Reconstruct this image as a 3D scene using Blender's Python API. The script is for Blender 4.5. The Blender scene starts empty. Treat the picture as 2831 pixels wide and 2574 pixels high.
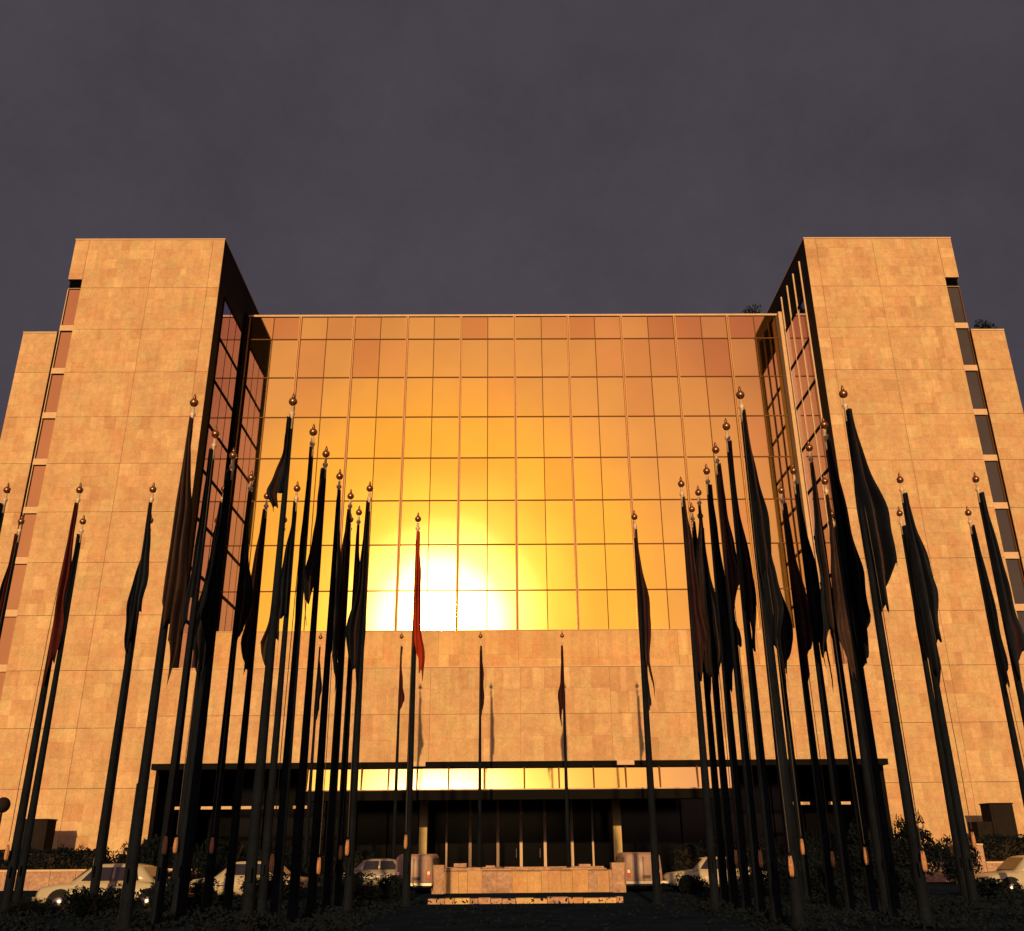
import bpy, math, random
from mathutils import Matrix, Vector
random.seed(11)
R = math.radians
sc = bpy.context.scene
C = sc.collection

# ------------------------------------------------------------------ camera
EYE = Vector((-1.077, 0.0, 1.65))
PITCH, YAW, ROLL = R(22.32), R(0.60), R(0.473)
cd = bpy.data.cameras.new('camera')
cam = bpy.data.objects.new('camera', cd)
C.objects.link(cam)
cd.sensor_width = 36.0
cd.lens = 33.13
cd.clip_end = 6000.0
cam.matrix_world = (Matrix.Translation(EYE) @ Matrix.Rotation(-YAW, 4, 'Z')
                    @ Matrix.Rotation(R(90) + PITCH, 4, 'X') @ Matrix.Rotation(-ROLL, 4, 'Z'))
sc.camera = cam
CAMINV = cam.matrix_world.inverted()

# ------------------------------------------------------------------ sun and sky (low evening sun behind the camera, a little left)
SUN_EL, SUN_AZ = R(13.0), R(3.95)
SUND = Vector((-math.sin(SUN_AZ) * math.cos(SUN_EL), -math.cos(SUN_AZ) * math.cos(SUN_EL), math.sin(SUN_EL)))
sl = bpy.data.lights.new('sun', 'SUN')
sl.energy = 4.3
sl.angle = R(0.8)
sl.color = (1.0, 0.590, 0.235)
so = bpy.data.objects.new('sun', sl)
C.objects.link(so)
so.rotation_euler = SUND.to_track_quat('Z', 'Y').to_euler()

world = bpy.data.worlds.new('World')
sc.world = world
world.use_nodes = True
wn, wl = world.node_tree.nodes, world.node_tree.links
wn.clear()
w_out = wn.new('ShaderNodeOutputWorld')
w_bg = wn.new('ShaderNodeBackground')
w_bg.inputs['Strength'].default_value = 1.0
sky = wn.new('ShaderNodeTexSky')
sky.sky_type = 'NISHITA'
sky.sun_disc = False
sky.sun_elevation = SUN_EL
sky.sun_rotation = math.atan2(SUND.x, SUND.y)
sky.dust_density = 4.0
hs = wn.new('ShaderNodeHueSaturation')
hs.inputs['Saturation'].default_value = 0.22
skm = wn.new('ShaderNodeVectorMath'); skm.operation = 'MULTIPLY'
skm.inputs[1].default_value = (0.0042, 0.0038, 0.0041)
wl.new(sky.outputs[0], hs.inputs['Color'])
wl.new(hs.outputs[0], skm.inputs[0])
tc = wn.new('ShaderNodeTexCoord')
dt = wn.new('ShaderNodeVectorMath'); dt.operation = 'DOT_PRODUCT'
dt.inputs[1].default_value = SUND
wl.new(tc.outputs['Generated'], dt.inputs[0])
ac = wn.new('ShaderNodeMath'); ac.operation = 'ARCCOSINE'
wl.new(dt.outputs['Value'], ac.inputs[0])
dv = wn.new('ShaderNodeMath'); dv.operation = 'DIVIDE'
dv.inputs[1].default_value = math.pi
wl.new(ac.outputs[0], dv.inputs[0])
rp = wn.new('ShaderNodeValToRGB')
rp.color_ramp.interpolation = 'EASE'
stops = [(0, (14.0, 14.0, 14.0)), (2.8, (7.0, 7.0, 7.5)), (4.4, (2.6, 2.3, 1.6)), (6.8, (1.35, .95, .24)), (10, (1.00, .60, .13)), (17, (.74, .42, .34)),
         (26, (.54, .26, .31)), (42, (.26, .155, .15)), (70, (.095, .076, .086)), (105, (.057, .049, .061)), (180, (.047, .040, .052))]
cr = rp.color_ramp
while len(cr.elements) > 1:
    cr.elements.remove(cr.elements[-1])
for i, (deg, col) in enumerate(stops):
    e = cr.elements[0] if i == 0 else cr.elements.new(deg / 180)
    e.position = deg / 180
    e.color = (*col, 1)
wl.new(dv.outputs[0], rp.inputs[0])
ad = wn.new('ShaderNodeVectorMath'); ad.operation = 'ADD'
wl.new(skm.outputs[0], ad.inputs[0])
wl.new(rp.outputs['Color'], ad.inputs[1])
hz = wn.new('ShaderNodeTexNoise')
hz.inputs['Scale'].default_value = 2.6
hz.inputs['Detail'].default_value = 9
hz.inputs['Roughness'].default_value = .72
wl.new(tc.outputs['Generated'], hz.inputs['Vector'])
hm = wn.new('ShaderNodeMapRange')
hm.inputs['From Min'].default_value = .3
hm.inputs['From Max'].default_value = .7
hm.inputs['To Min'].default_value = .80
hm.inputs['To Max'].default_value = 1.20
wl.new(hz.outputs['Fac'], hm.inputs['Value'])
hv = wn.new('ShaderNodeVectorMath'); hv.operation = 'SCALE'
wl.new(ad.outputs[0], hv.inputs[0])
wl.new(hm.outputs[0], hv.inputs['Scale'])
wl.new(hv.outputs[0], w_bg.inputs['Color'])
wl.new(w_bg.outputs[0], w_out.inputs[0])

vs = sc.view_settings
vs.view_transform = 'Standard'
vs.look = 'None'
vs.exposure = 0.0
vs.gamma = 1.0
vs.use_curve_mapping = False
sc.render.engine = 'CYCLES'
sc.cycles.use_denoising = True
sc.cycles.max_bounces = 8
sc.cycles.glossy_bounces = 6
sc.cycles.caustics_reflective = False
sc.cycles.caustics_refractive = False


# ------------------------------------------------------------------ helpers
class MB:
    """collects simple shapes; build() links them as one mesh object"""
    def __init__(s):
        s.v, s.f = [], []

    def add(s, vs_, fs_):
        n = len(s.v)
        s.v += [tuple(p) for p in vs_]
        s.f += [tuple(i + n for i in q) for q in fs_]
        return s

    def box(s, x0, x1, y0, y1, z0, z1):
        return s.add([(x0, y0, z0), (x1, y0, z0), (x1, y1, z0), (x0, y1, z0), (x0, y0, z1), (x1, y0, z1), (x1, y1, z1), (x0, y1, z1)],
                     [(0, 3, 2, 1), (4, 5, 6, 7), (0, 1, 5, 4), (1, 2, 6, 5), (2, 3, 7, 6), (3, 0, 4, 7)])

    def lathe(s, prof, n=14, c=(0, 0, 0), axis='z', cap=True):
        vv, ff = [], []
        for r, h in prof:
            for k in range(n):
                a = 2 * math.pi * k / n
                p = (r * math.cos(a), r * math.sin(a), h)
                if axis == 'y':
                    p = (p[0], h, p[1])
                elif axis == 'x':
                    p = (h, p[0], p[1])
                vv.append((p[0] + c[0], p[1] + c[1], p[2] + c[2]))
        for j in range(len(prof) - 1):
            for k in range(n):
                k2 = (k + 1) % n
                ff.append((j * n + k, j * n + k2, (j + 1) * n + k2, (j + 1) * n + k))
        if cap:
            ff.append(tuple(range(n - 1, -1, -1)))
            ff.append(tuple((len(prof) - 1) * n + k for k in range(n)))
        return s.add(vv, ff)

    def tube(s, p0, p1, r0, r1=None, n=6):
        r1 = r0 if r1 is None else r1
        p0, p1 = Vector(p0), Vector(p1)
        d = (p1 - p0).normalized()
        a = d.orthogonal().normalized()
        b = d.cross(a)
        vv = []
        for p, r in ((p0, r0), (p1, r1)):
            for k in range(n):
                t = 2 * math.pi * k / n
                vv.append(p + a * (r * math.cos(t)) + b * (r * math.sin(t)))
        return s.add(vv, [(k, (k + 1) % n, n + (k + 1) % n, n + k) for k in range(n)] + [tuple(range(n - 1, -1, -1)), tuple(range(n, 2 * n))])

    def mesh(s, name, mat, smooth=False):
        me = bpy.data.meshes.new(name)
        me.from_pydata(s.v, [], s.f)
        if mat:
            me.materials.append(mat)
        if smooth:
            me.polygons.foreach_set('use_smooth', [True] * len(me.polygons))
        return me

    def build(s, name, mat, parent=None, smooth=False, loc=(0, 0, 0)):
        return link(name, s.mesh(name, mat, smooth), parent, loc)


def link(name, me, parent=None, loc=(0, 0, 0)):
    o = bpy.data.objects.new(name, me)
    C.objects.link(o)
    o.parent = parent
    o.location = loc
    return o


def tag(o, label=None, cat=None, group=None, kind=None):
    for k, v in (('label', label), ('category', cat), ('group', group), ('kind', kind)):
        if v:
            o[k] = v
    return o


def thing(name, label, cat, loc=(0, 0, 0), rz=0.0, group=None):
    o = bpy.data.objects.new(name, None)
    C.objects.link(o)
    o.location = loc
    o.rotation_euler = (0, 0, rz)
    return tag(o, label, cat, group)


def neg(t):
    return (-t.location.x, -t.location.y, -t.location.z)


# ------------------------------------------------------------------ materials
MATS = {}


def mat(name, col, rough=.7, metal=0.0, spec=.4, noise=None, bump=None, streak=0.0, coat=0.0, rand=0.0, hue=None):
    """noise = (scale, amount, tint); colour wear only; bump = (scale, strength)"""
    m = bpy.data.materials.new(name)
    m.use_nodes = True
    n, l = m.node_tree.nodes, m.node_tree.links
    b = n['Principled BSDF']
    b.inputs['Base Color'].default_value = (*col, 1)
    b.inputs['Roughness'].default_value = rough
    b.inputs['Metallic'].default_value = metal
    b.inputs['Specular IOR Level'].default_value = spec
    b.inputs['Coat Weight'].default_value = coat
    geo = n.new('ShaderNodeNewGeometry')
    last = None

    def mul(prev, fac_socket, lo, hi):
        mr = n.new('ShaderNodeMapRange')
        mr.inputs['To Min'].default_value = lo
        mr.inputs['To Max'].default_value = hi
        l.new(fac_socket, mr.inputs['Value'])
        vm = n.new('ShaderNodeVectorMath'); vm.operation = 'SCALE'
        if prev is None:
            vm.inputs[0].default_value = col
        else:
            l.new(prev, vm.inputs[0])
        l.new(mr.outputs[0], vm.inputs['Scale'])
        return vm.outputs[0]
    if noise:
        for scale, amt in noise:
            t = n.new('ShaderNodeTexNoise')
            t.inputs['Scale'].default_value = scale
            t.inputs['Detail'].default_value = 5
            t.inputs['Roughness'].default_value = .62
            l.new(geo.outputs['Position'], t.inputs['Vector'])
            mr = n.new('ShaderNodeMapRange')
            mr.inputs['From Min'].default_value = .28
            mr.inputs['From Max'].default_value = .72
            l.new(t.outputs['Fac'], mr.inputs['Value'])
            last = mul(last, mr.outputs[0], 1 - amt, 1 + amt)
    if streak:
        mp = n.new('ShaderNodeMapping')
        mp.inputs['Scale'].default_value = (1.6, 1.6, .10)
        l.new(geo.outputs['Position'], mp.inputs['Vector'])
        t = n.new('ShaderNodeTexNoise')
        t.inputs['Scale'].default_value = 1.5
        t.inputs['Detail'].default_value = 4
        l.new(mp.outputs[0], t.inputs['Vector'])
        last = mul(last, t.outputs['Fac'], 1 - streak, 1 + streak)
    if hue:                                     # the stone itself runs from pinkish to yellowish
        t = n.new('ShaderNodeTexNoise')
        t.inputs['Scale'].default_value = hue[0]
        t.inputs['Detail'].default_value = 4
        l.new(geo.outputs['Position'], t.inputs['Vector'])
        mr = n.new('ShaderNodeMapRange')
        mr.inputs['From Min'].default_value = .35
        mr.inputs['From Max'].default_value = .65
        l.new(t.outputs['Fac'], mr.inputs['Value'])
        mx = n.new('ShaderNodeMix'); mx.data_type = 'RGBA'
        l.new(mr.outputs[0], mx.inputs['Factor'])
        mx.inputs['A'].default_value = (*hue[1], 1)
        mx.inputs['B'].default_value = (*hue[2], 1)
        vm = n.new('ShaderNodeVectorMath'); vm.operation = 'MULTIPLY'
        if last is None:
            vm.inputs[0].default_value = col
        else:
            l.new(last, vm.inputs[0])
        l.new(mx.outputs['Result'], vm.inputs[1])
        last = vm.outputs[0]
    if rand:
        oi = n.new('ShaderNodeObjectInfo')
        last = mul(last, oi.outputs['Random'], 1 - rand, 1 + rand)
    if last:
        l.new(last, b.inputs['Base Color'])
    if bump:
        t = n.new('ShaderNodeTexNoise')
        t.inputs['Scale'].default_value = bump[0]
        t.inputs['Detail'].default_value = 4
        l.new(geo.outputs['Position'], t.inputs['Vector'])
        bp = n.new('ShaderNodeBump')
        bp.inputs['Strength'].default_value = bump[1]
        bp.inputs['Distance'].default_value = .02
        l.new(t.outputs['Fac'], bp.inputs['Height'])
        l.new(bp.outputs[0], b.inputs['Normal'])
    MATS[name] = m
    return m


STONE_BASE = (.50, .345, .195)
TONES = [(1.0, 1.0, 1.0), (1.04, 1.04, 1.03), (.96, .93, .90), (1.10, 1.15, 1.15), (.90, .83, .80), (.99, .93, .90), (.98, 1.02, .98)]
TONE_W = [32, 18, 13, 7, 6, 13, 11]
STONES = [mat('travertine_%d' % i, tuple(STONE_BASE[k] * t[k] for k in range(3)), .82, spec=.25,
              noise=[(.45, .11), (2.4, .13), (9.0, .14)], bump=(14, .35), streak=.12, hue=(.8, (1.0, .90, .89), (1.01, 1.05, .98))) for i, t in enumerate(TONES)]
STONES_LOW = [mat('travertine_band_%d' % i, tuple(STONE_BASE[k] * t[k] * (1.0, .96, .88)[k] for k in range(3)), .82, spec=.25,
                  noise=[(.55, .09), (3.0, .12), (9.0, .15)], bump=(14, .35), streak=.20, hue=(.8, (.98, .88, .86), (1.01, 1.06, .96))) for i, t in enumerate(TONES)]
M_JOINT = mat('joint_mortar', (.29, .185, .11), .95, spec=.1, noise=[(4, .2)])
M_TRIM = mat('pale_stone_trim', (.56, .40, .25), .75, spec=.3, noise=[(2, .1), (12, .06)], bump=(12, .2))
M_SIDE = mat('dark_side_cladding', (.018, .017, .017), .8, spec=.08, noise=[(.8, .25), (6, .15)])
M_GOLD = mat('gold_mirror_glass', (.95, .60, .155), .042, metal=1.0, rand=.045)
M_GOLD_W = mat('gold_mirror_glass_warm', (.92, .53, .15), .042, metal=1.0, rand=.03)
M_GOLD_D = mat('gold_mirror_glass_dull', (.85, .45, .13), .045, metal=1.0, rand=.03)
M_GOLD_S = mat('gold_mirror_glass_side', (.60, .47, .74), .05, metal=1.0, rand=.05)
M_CLER = mat('clerestory_glass', (.95, .63, .27), .06, metal=1.0, rand=.03)
M_STRIP_DIM = mat('dimmed_strip_glass', (.05, .045, .042), .12, spec=.6, noise=[(.4, .15)])
M_BRONZE = mat('gilt_mullion_metal', (.40, .215, .085), .55, metal=.2, noise=[(.7, .10), (9, .08)])
M_FRAME = mat('dark_bronze_frame', (.15, .062, .018), .7, spec=.1, noise=[(6, .15)])
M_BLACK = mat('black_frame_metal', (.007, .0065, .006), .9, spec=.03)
M_DKGLASS = mat('dark_lobby_glass', (.003, .003, .004), .12, spec=.12)
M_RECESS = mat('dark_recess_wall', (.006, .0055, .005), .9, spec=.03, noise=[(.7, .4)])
M_ALU = mat('pale_anodised_mullion', (.38, .27, .19), .5, metal=.2, noise=[(5, .1)])
M_COLUMN = mat('pale_column_stone', (.50, .37, .17), .6, spec=.3, noise=[(2, .1), (14, .07)], bump=(14, .2))
M_POLE = mat('dark_flagpole_paint', (.0050, .0075, .0125), .8, spec=.05, noise=[(1.5, .35), (14, .3)])
M_BALL = mat('gilt_ball', (.30, .14, .07), .28, metal=.75, noise=[(20, .25)])
M_NECK = mat('pale_pole_neck', (.60, .46, .32), .45, metal=.2, noise=[(12, .3)])
M_ROPE = mat('weathered_rope', (.07, .055, .04), .9, spec=.1, noise=[(14, .3)])
M_COIL = mat('rope_coil', (.40, .21, .11), .85, spec=.15, noise=[(22, .35)], bump=(60, .5))
M_ASPH = mat('forecourt_asphalt', (.011, .019, .030), .95, spec=0.0, noise=[(.15, .3), (1.3, .25), (16, .35)], bump=(40, .4))
M_EARTH = mat('ground_earth', (.025, .028, .028), .95, spec=0.0, noise=[(.02, .3), (.4, .3)])
M_PAVE = mat('plaza_paving', (.035, .035, .035), .9, spec=0.0, noise=[(.4, .2), (5, .2)])
M_LAWN = mat('dry_turf', (.010, .018, .028), .95, spec=0.0, noise=[(.8, .4), (9, .3)])
M_KERB = mat('worn_kerb_stone', (.37, .235, .165), .85, spec=.2, noise=[(1.7, .3), (7, .35)], bump=(18, .6))
M_WHITE = mat('cream_car_paint', (.40, .36, .26), .32, spec=.5, noise=[(2, .05)], coat=.3)
M_GREYC = mat('grey_car_paint', (.24, .21, .18), .35, spec=.5, noise=[(2, .08)], coat=.3)
M_TANC = mat('dusty_rose_van_paint', (.30, .20, .16), .45, spec=.4, noise=[(3, .12)])
M_TYRE = mat('tyre_rubber', (.012, .012, .012), .85, spec=.2)
M_CHROME = mat('hubcap_chrome', (.72, .68, .62), .22, metal=1.0)
M_CARGLASS = mat('car_window_glass', (.010, .011, .012), .08, spec=.5)
M_RED = mat('tail_lamp_red', (.45, .03, .02), .25, spec=.6)
M_LAMP = mat('headlamp_glass', (.85, .80, .68), .15, spec=.7)
M_PLATE = mat('plain_number_plate', (.02, .02, .022), .5)
M_BARK = mat('dark_bark', (.022, .017, .012), .95, spec=.1, noise=[(8, .3)])
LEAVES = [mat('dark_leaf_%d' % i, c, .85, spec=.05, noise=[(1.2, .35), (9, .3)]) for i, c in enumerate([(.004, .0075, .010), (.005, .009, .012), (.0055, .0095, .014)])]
M_DARKPAINT = mat('dull_dark_paint', (.016, .013, .012), .85, spec=.05, noise=[(2, .25)])

FLAGC = {
    'black': ('black', (.006, .008, .013)), 'charcoal': ('charcoal', (.011, .014, .021)), 'maroon': ('dark maroon', (.065, .013, .011)),
    'brown': ('dusky brown', (.040, .025, .022)), 'red': ('bright red', (.30, .030, .012)), 'plum': ('dark plum', (.030, .014, .016)),
}
SECOND = {'black': ('charcoal', 'plum', 'brown', 'black'), 'charcoal': ('black', 'brown', 'plum'), 'maroon': ('black', 'maroon'), 'brown': ('brown', 'plum'), 'red': ('red', 'maroon'), 'plum': ('black', 'brown', 'maroon')}
FMAT = {k: mat('flag_cloth_' + k, c, .9, spec=.04, noise=[(.9, .35), (6, .2)]) for k, (_, c) in FLAGC.items()}
for k in FMAT:
    b = FMAT[k].node_tree.nodes['Principled BSDF']
    b.inputs['Sheen Weight'].default_value = .0

# ------------------------------------------------------------------ the setting
g = MB().add([(-2500, -2500, 0), (2500, -2500, 0), (2500, 2500, 0), (-2500, 2500, 0)], [(0, 1, 2, 3)]).build('ground', M_EARTH)
tag(g, 'dark flat earth reaching the horizon', None, None, 'structure')
g = MB().add([(-70, -12, .004), (70, -12, .004), (70, 57, .004), (-70, 57, .004)], [(0, 1, 2, 3)]).build('forecourt', M_ASPH)
tag(g, 'dark asphalt forecourt in front of the building', None, None, 'structure')
g = MB().box(-46, 46, 57, 92, -.3, .14).build('pavement', M_PAVE)
tag(g, 'raised paved apron along the foot of the building', None, None, 'structure')
g = MB().box(-4.6, 4.6, 19, 34.5, -.2, .05).build('lawn', M_LAWN)
tag(g, 'dark strip of turf before the stone kerb', None, None, 'structure')

# ------------------------------------------------------------------ the building
W, WS, WO, WW = 23.48, 34.38, 35.51, 38.12       # inner face, window slot, outer edge, wing edge (from the axis)
DT, DG, DB, DS = 63.80, 72.0, 62.53, 69.0        # tower front, curtain wall, entrance block front, band front
H, HR, HW = 47.76, 45.55, 39.14                  # tower, glass block, wing
H0, ROW = 43.17, 3.754                           # first transom, storey height
HS = 43.97                                       # top of the window slot


def split_lengths(total, lo, hi):
    out, x = [], 0.0
    while total - x > hi * 1.3:
        w = random.uniform(lo, hi)
        out.append(w); x += w
    out.append(total - x)
    return out


def clad_rects(x0, x1, z_lines, x_joints=(), courses=4, wlo=.42, whi=.95):
    """irregular slabs, storey band by storey band; wider joints on the storey lines and at x_joints"""
    rects = []
    xs = [x0] + sorted(x_joints) + [x1]
    for zb, zt in zip(z_lines[:-1], z_lines[1:]):
        nb = max(1, round((zt - zb) / (ROW / courses)))
        for xa, xb in zip(xs[:-1], xs[1:]):
            cuts = [zb]
            for k in range(1, nb):
                cuts.append(zb + (zt - zb) * (k + random.uniform(-.10, .10)) / nb)
            cuts.append(zt)
            for ca, cb in zip(cuts[:-1], cuts[1:]):
                x = xa
                for w in split_lengths(xb - xa, wlo, whi):
                    g0 = .013 if abs(ca - zb) < 1e-6 else .0025
                    g1 = .013 if abs(cb - zt) < 1e-6 else .0025
                    h0 = .011 if abs(x - xa) < 1e-6 else .0025
                    h1 = .011 if abs(x + w - xb) < 1e-6 else .0025
                    rects.append((x + h0, x + w - h1, ca + g0, cb - g1))
                    x += w
    return rects


def seen_size(x0, x1, y, z0, z1):
    p = [CAMINV @ Vector(q) for q in ((x0, y, z0), (x1, y, z0), (x1, y, z1), (x0, y, z1))]
    u = [(q.x / -q.z, q.y / -q.z) for q in p]
    if max(abs(a) for a, b in u) > .56:
        return 0.0
    return abs(sum(u[i][0] * u[(i + 1) % 4][1] - u[(i + 1) % 4][0] * u[i][1] for i in range(4))) / 2


def slabs(parent, items, limit=300):
    """items: (x0,x1,z0,z1,front_y,depth,materials); the largest become parts, the rest one joined part"""
    items = sorted(items, key=lambda t: -seen_size(t[0], t[1], t[4], t[2], t[3]))
    rest = {}
    for i, (x0, x1, z0, z1, y, d, mats) in enumerate(items):
        ti = random.choices(range(len(mats)), TONE_W)[0]
        pr = random.uniform(0, .008)
        if i < limit:
            cx, cz = (x0 + x1) / 2, (z0 + z1) / 2
            a, b = (x1 - x0) / 2, (z1 - z0) / 2
            me = MB().add([(-a, 0, -b), (a, 0, -b), (a, 0, b), (-a, 0, b), (-a, d, -b), (a, d, -b), (a, d, b), (-a, d, b)],
                          [(0, 1, 2, 3), (1, 5, 6, 2), (5, 4, 7, 6), (4, 0, 3, 7), (3, 2, 6, 7), (4, 5, 1, 0)]).mesh('stone_slab', mats[ti])
            link('stone_slab', me, parent, (cx - parent.location.x, y - pr - parent.location.y, cz))
        else:
            rest.setdefault(id(mats), (mats, []))[1].append((x0, x1, z0, z1, y - pr, d, ti))
    for mats, lst in rest.values():
        vv, ff, mi = [], [], []
        for x0, x1, z0, z1, y, d, ti in lst:
            n = len(vv)
            vv += [(x0, y, z0), (x1, y, z0), (x1, y, z1), (x0, y, z1), (x0, y + d, z0), (x1, y + d, z0), (x1, y + d, z1), (x0, y + d, z1)]
            for q in ((0, 1, 2, 3), (1, 5, 6, 2), (5, 4, 7, 6), (4, 0, 3, 7), (3, 2, 6, 7), (4, 5, 1, 0)):
                ff.append(tuple(i + n for i in q)); mi.append(ti)
        me = bpy.data.meshes.new('stone_cladding')
        me.from_pydata(vv, [], ff)
        for m in mats:
            me.materials.append(m)
        me.polygons.foreach_set('material_index', mi)
        o = link('stone_cladding', me, parent, neg(parent))
        o['kind'] = 'stuff'


STOREYS = [0.14] + [H0 - ROW * k for k in range(11, -1, -1) if H0 - ROW * k > 1.0]


def sgn(s, a, b):
    return (a, b) if s > 0 else (-b, -a)


def build_tower(s, label):
    t = thing('stone_tower', label, 'tower', (s * (W + WO) / 2, DT, 0))
    bk = DT + .05
    x0, x1 = sgn(s, W, WS)
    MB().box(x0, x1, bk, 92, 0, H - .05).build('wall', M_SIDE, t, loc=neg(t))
    # recessed strip of windows on the outer edge, solid head above it
    x0, x1 = sgn(s, WS, WO)
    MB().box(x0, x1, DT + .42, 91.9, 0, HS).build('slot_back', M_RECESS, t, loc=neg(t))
    MB().box(x0, x1, bk, 91.9, HS, H - .06).build('slot_head', M_JOINT, t, loc=neg(t))
    wx0, wx1 = sgn(s, WO, WW)
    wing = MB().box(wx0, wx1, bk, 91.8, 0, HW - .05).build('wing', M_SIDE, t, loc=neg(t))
    # copings
    a0, a1 = sgn(s, W, WO)
    MB().box(a0 - .02, a1 + .02, DT - .03, 92.1, H - .05, H + .06).build('coping', M_TRIM, t, loc=neg(t))
    MB().box(wx0 + (.02 if s > 0 else 0), wx1 + (.0 if s > 0 else -.02), DT - .03, 91.95, HW - .05, HW + .06).build('coping', M_TRIM, t, loc=neg(t))
    # cladding
    jn = [s * (W + .95), s * (W + 5.55)]
    lo, hi = sgn(s, W + .004, WS - .004)
    it = [(*r, DT, .05, STONES) for r in clad_rects(lo, hi, STOREYS + [H - .06], jn)]
    lo, hi = sgn(s, WS + .004, WO)
    it += [(*r, DT, .05, STONES) for r in clad_rects(lo, hi, [HS, H - .06], ())]
    lo, hi = sgn(s, WO + .004, WW)
    it += [(*r, DT, .05, STONES) for r in clad_rects(lo, hi, [z for z in STOREYS if z < HW - 1] + [HW - .06], ())]
    slabs(t, it)
    # strip windows, one to a storey, with stone spandrels between
    x0, x1 = sgn(s, WS + .03, WO - .03)
    gm = M_GOLD_W if s < 0 else M_STRIP_DIM  # right strip's weaker reflection is put into a darker glass colour
    lines = [z for z in STOREYS if z > 1]
    for k, zt in enumerate([HS - .75] + lines[::-1][1:]):
        zb = ([*lines[::-1][1:], .14])[k]
        ztop = zt - (.0 if k == 0 else .0)
        MB().box(x0, x1, DT + .16, DT + .40, zb - .02, zb + .46).build('spandrel', M_TRIM, t, loc=neg(t))
        p = MB().box(x0, x1, DT + .30, DT + .36, zb + .47, ztop - .03).build('pane', gm, t, loc=neg(t))
        e = x0 if s < 0 else x1 - .06
        MB().box(e, e + .06, DT + .20, DT + .37, zb + .47, ztop - .03).build('window_frame', M_TRIM if s < 0 else M_FRAME, p)
    for j in range(4):
        z = HS - .70 + j * .17
        MB().add([(x0, DT + .20, z), (x1, DT + .20, z), (x1, DT + .36, z + .12), (x0, DT + .36, z + .12),
                  (x0, DT + .22, z - .03), (x1, DT + .22, z - .03), (x1, DT + .38, z + .09), (x0, DT + .38, z + .09)],
                 [(0, 1, 2, 3), (7, 6, 5, 4), (0, 4, 5, 1), (3, 2, 6, 7)]).build('louvre', M_BLACK if j else M_TRIM, t, loc=neg(t))
    # inner face: glazed bays looking into the court
    f = s * W

    def ib(d0, d1, y0, y1, z0, z1, name, m, parent=t, off=True):
        a, b = sorted((f - s * d0, f - s * d1))
        return MB().box(a, b, y0, y1, z0, z1).build(name, m, parent, loc=neg(t) if off else (0, 0, 0))
    ya, yb = 65.35, 70.75
    ncol = 3
    cw = (yb - ya) / ncol
    for k in range(0, 8):
        zt, zb = H0 - ROW * k, H0 - ROW * (k + 1)
        for c in range(ncol):
            p = ib(.02, .05, ya + cw * c + .05, ya + cw * (c + 1) - .05, max(zb + .14, 13.1), zt - .14, 'pane', M_GOLD_S)
        ib(.01, .09, ya, yb, zt - .13, zt + .13, 'transom', M_BLACK)
    for c in range(ncol + 1):
        ib(.012, .13 if s > 0 else .06, ya + cw * c - .045, ya + cw * c + .045, 13.05, H - 1.2 if s > 0 else H0 + .1, 'fin', M_TRIM if s > 0 else M_BLACK)  # sunlit right fins pale, shaded left fins black: the light is in the colour
    ib(.006, .42 if s > 0 else .22, 71.0, 71.93, 13.05, HR - .30, 'pier', M_TRIM if s > 0 else M_BLACK)  # left pier coloured black for the tower's shade, right one pale as sunlit
    return t


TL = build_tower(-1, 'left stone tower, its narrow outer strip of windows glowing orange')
TR = build_tower(1, 'right stone tower, its narrow outer strip of windows dark grey')

# ---- glass block between the towers
gb = thing('glass_office_block', 'wide gold mirror glass facade between the two stone towers, sun glaring in it', 'building', (0, DG, 0))
MB().box(-W + .01, W - .01, DG + .08, 91.7, 13.0, HR - .12).build('wall', M_BLACK, gb, loc=neg(gb))
MB().box(-W + .02, W - .02, DG - .10, 91.6, HR - .12, HR + .06).build('coping', M_TRIM, gb, loc=neg(gb))
ZL = [16.86] + [H0 - ROW * k for k in range(6, -1, -1)] + [HR - .12]
BAY = W / 5
DULL = {(1, 7), (6, 8), (8, 7), (4, 6), (7, 8), (12, 7), (15, 7), (14, 8), (16, 8), (17, 8), (18, 7), (16, 7), (5, 8), (19, 7), (17, 6)}
WARM = {(2, 6), (5, 6), (11, 7), (14, 6), (15, 6), (13, 6), (0, 7), (18, 8), (19, 8), (3, 7), (16, 6), (10, 8), (8, 8), (19, 6), (14, 5)}
for c in range(20):
    xa, xb = -W + BAY / 2 * c, -W + BAY / 2 * (c + 1)
    xa += .11 if c % 2 == 0 else .035
    xb -= .035 if c % 2 == 0 else .11
    for r in range(8):
        za, zb = ZL[r] + .04, ZL[r + 1] - .04
        m = M_GOLD_D if (c, r) in DULL else M_GOLD_W if ((c, r) in WARM or random.random() < .08) else M_GOLD
        a, b = (xb - xa) / 2, (zb - za) / 2
        o = MB().box(-a, a, 0, .02, -b, b).build('pane', m, gb, loc=((xa + xb) / 2, 0.0, (za + zb) / 2))
        o.rotation_euler = (R(random.gauss(0, .10)), 0, R(random.gauss(0, .10)))
for c in range(11):
    x = -W + BAY * c
    x = max(min(x, W - .13), -W + .13)
    o = MB().box(x - .105, x + .105, DG - .16, DG + .07, 16.9, HR - .13).build('mullion', M_BRONZE, gb, loc=neg(gb))
    MB().box(x - .02, x + .02, DG - .185, DG - .155, 16.92, HR - .14).build('groove_strip', M_FRAME, o)
for c in range(10):
    x = -W + BAY * (c + .5)
    MB().box(x - .032, x + .032, DG - .04, DG + .06, 16.9, HR - .13).build('thin_mullion', M_FRAME, gb, loc=neg(gb))
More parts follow.
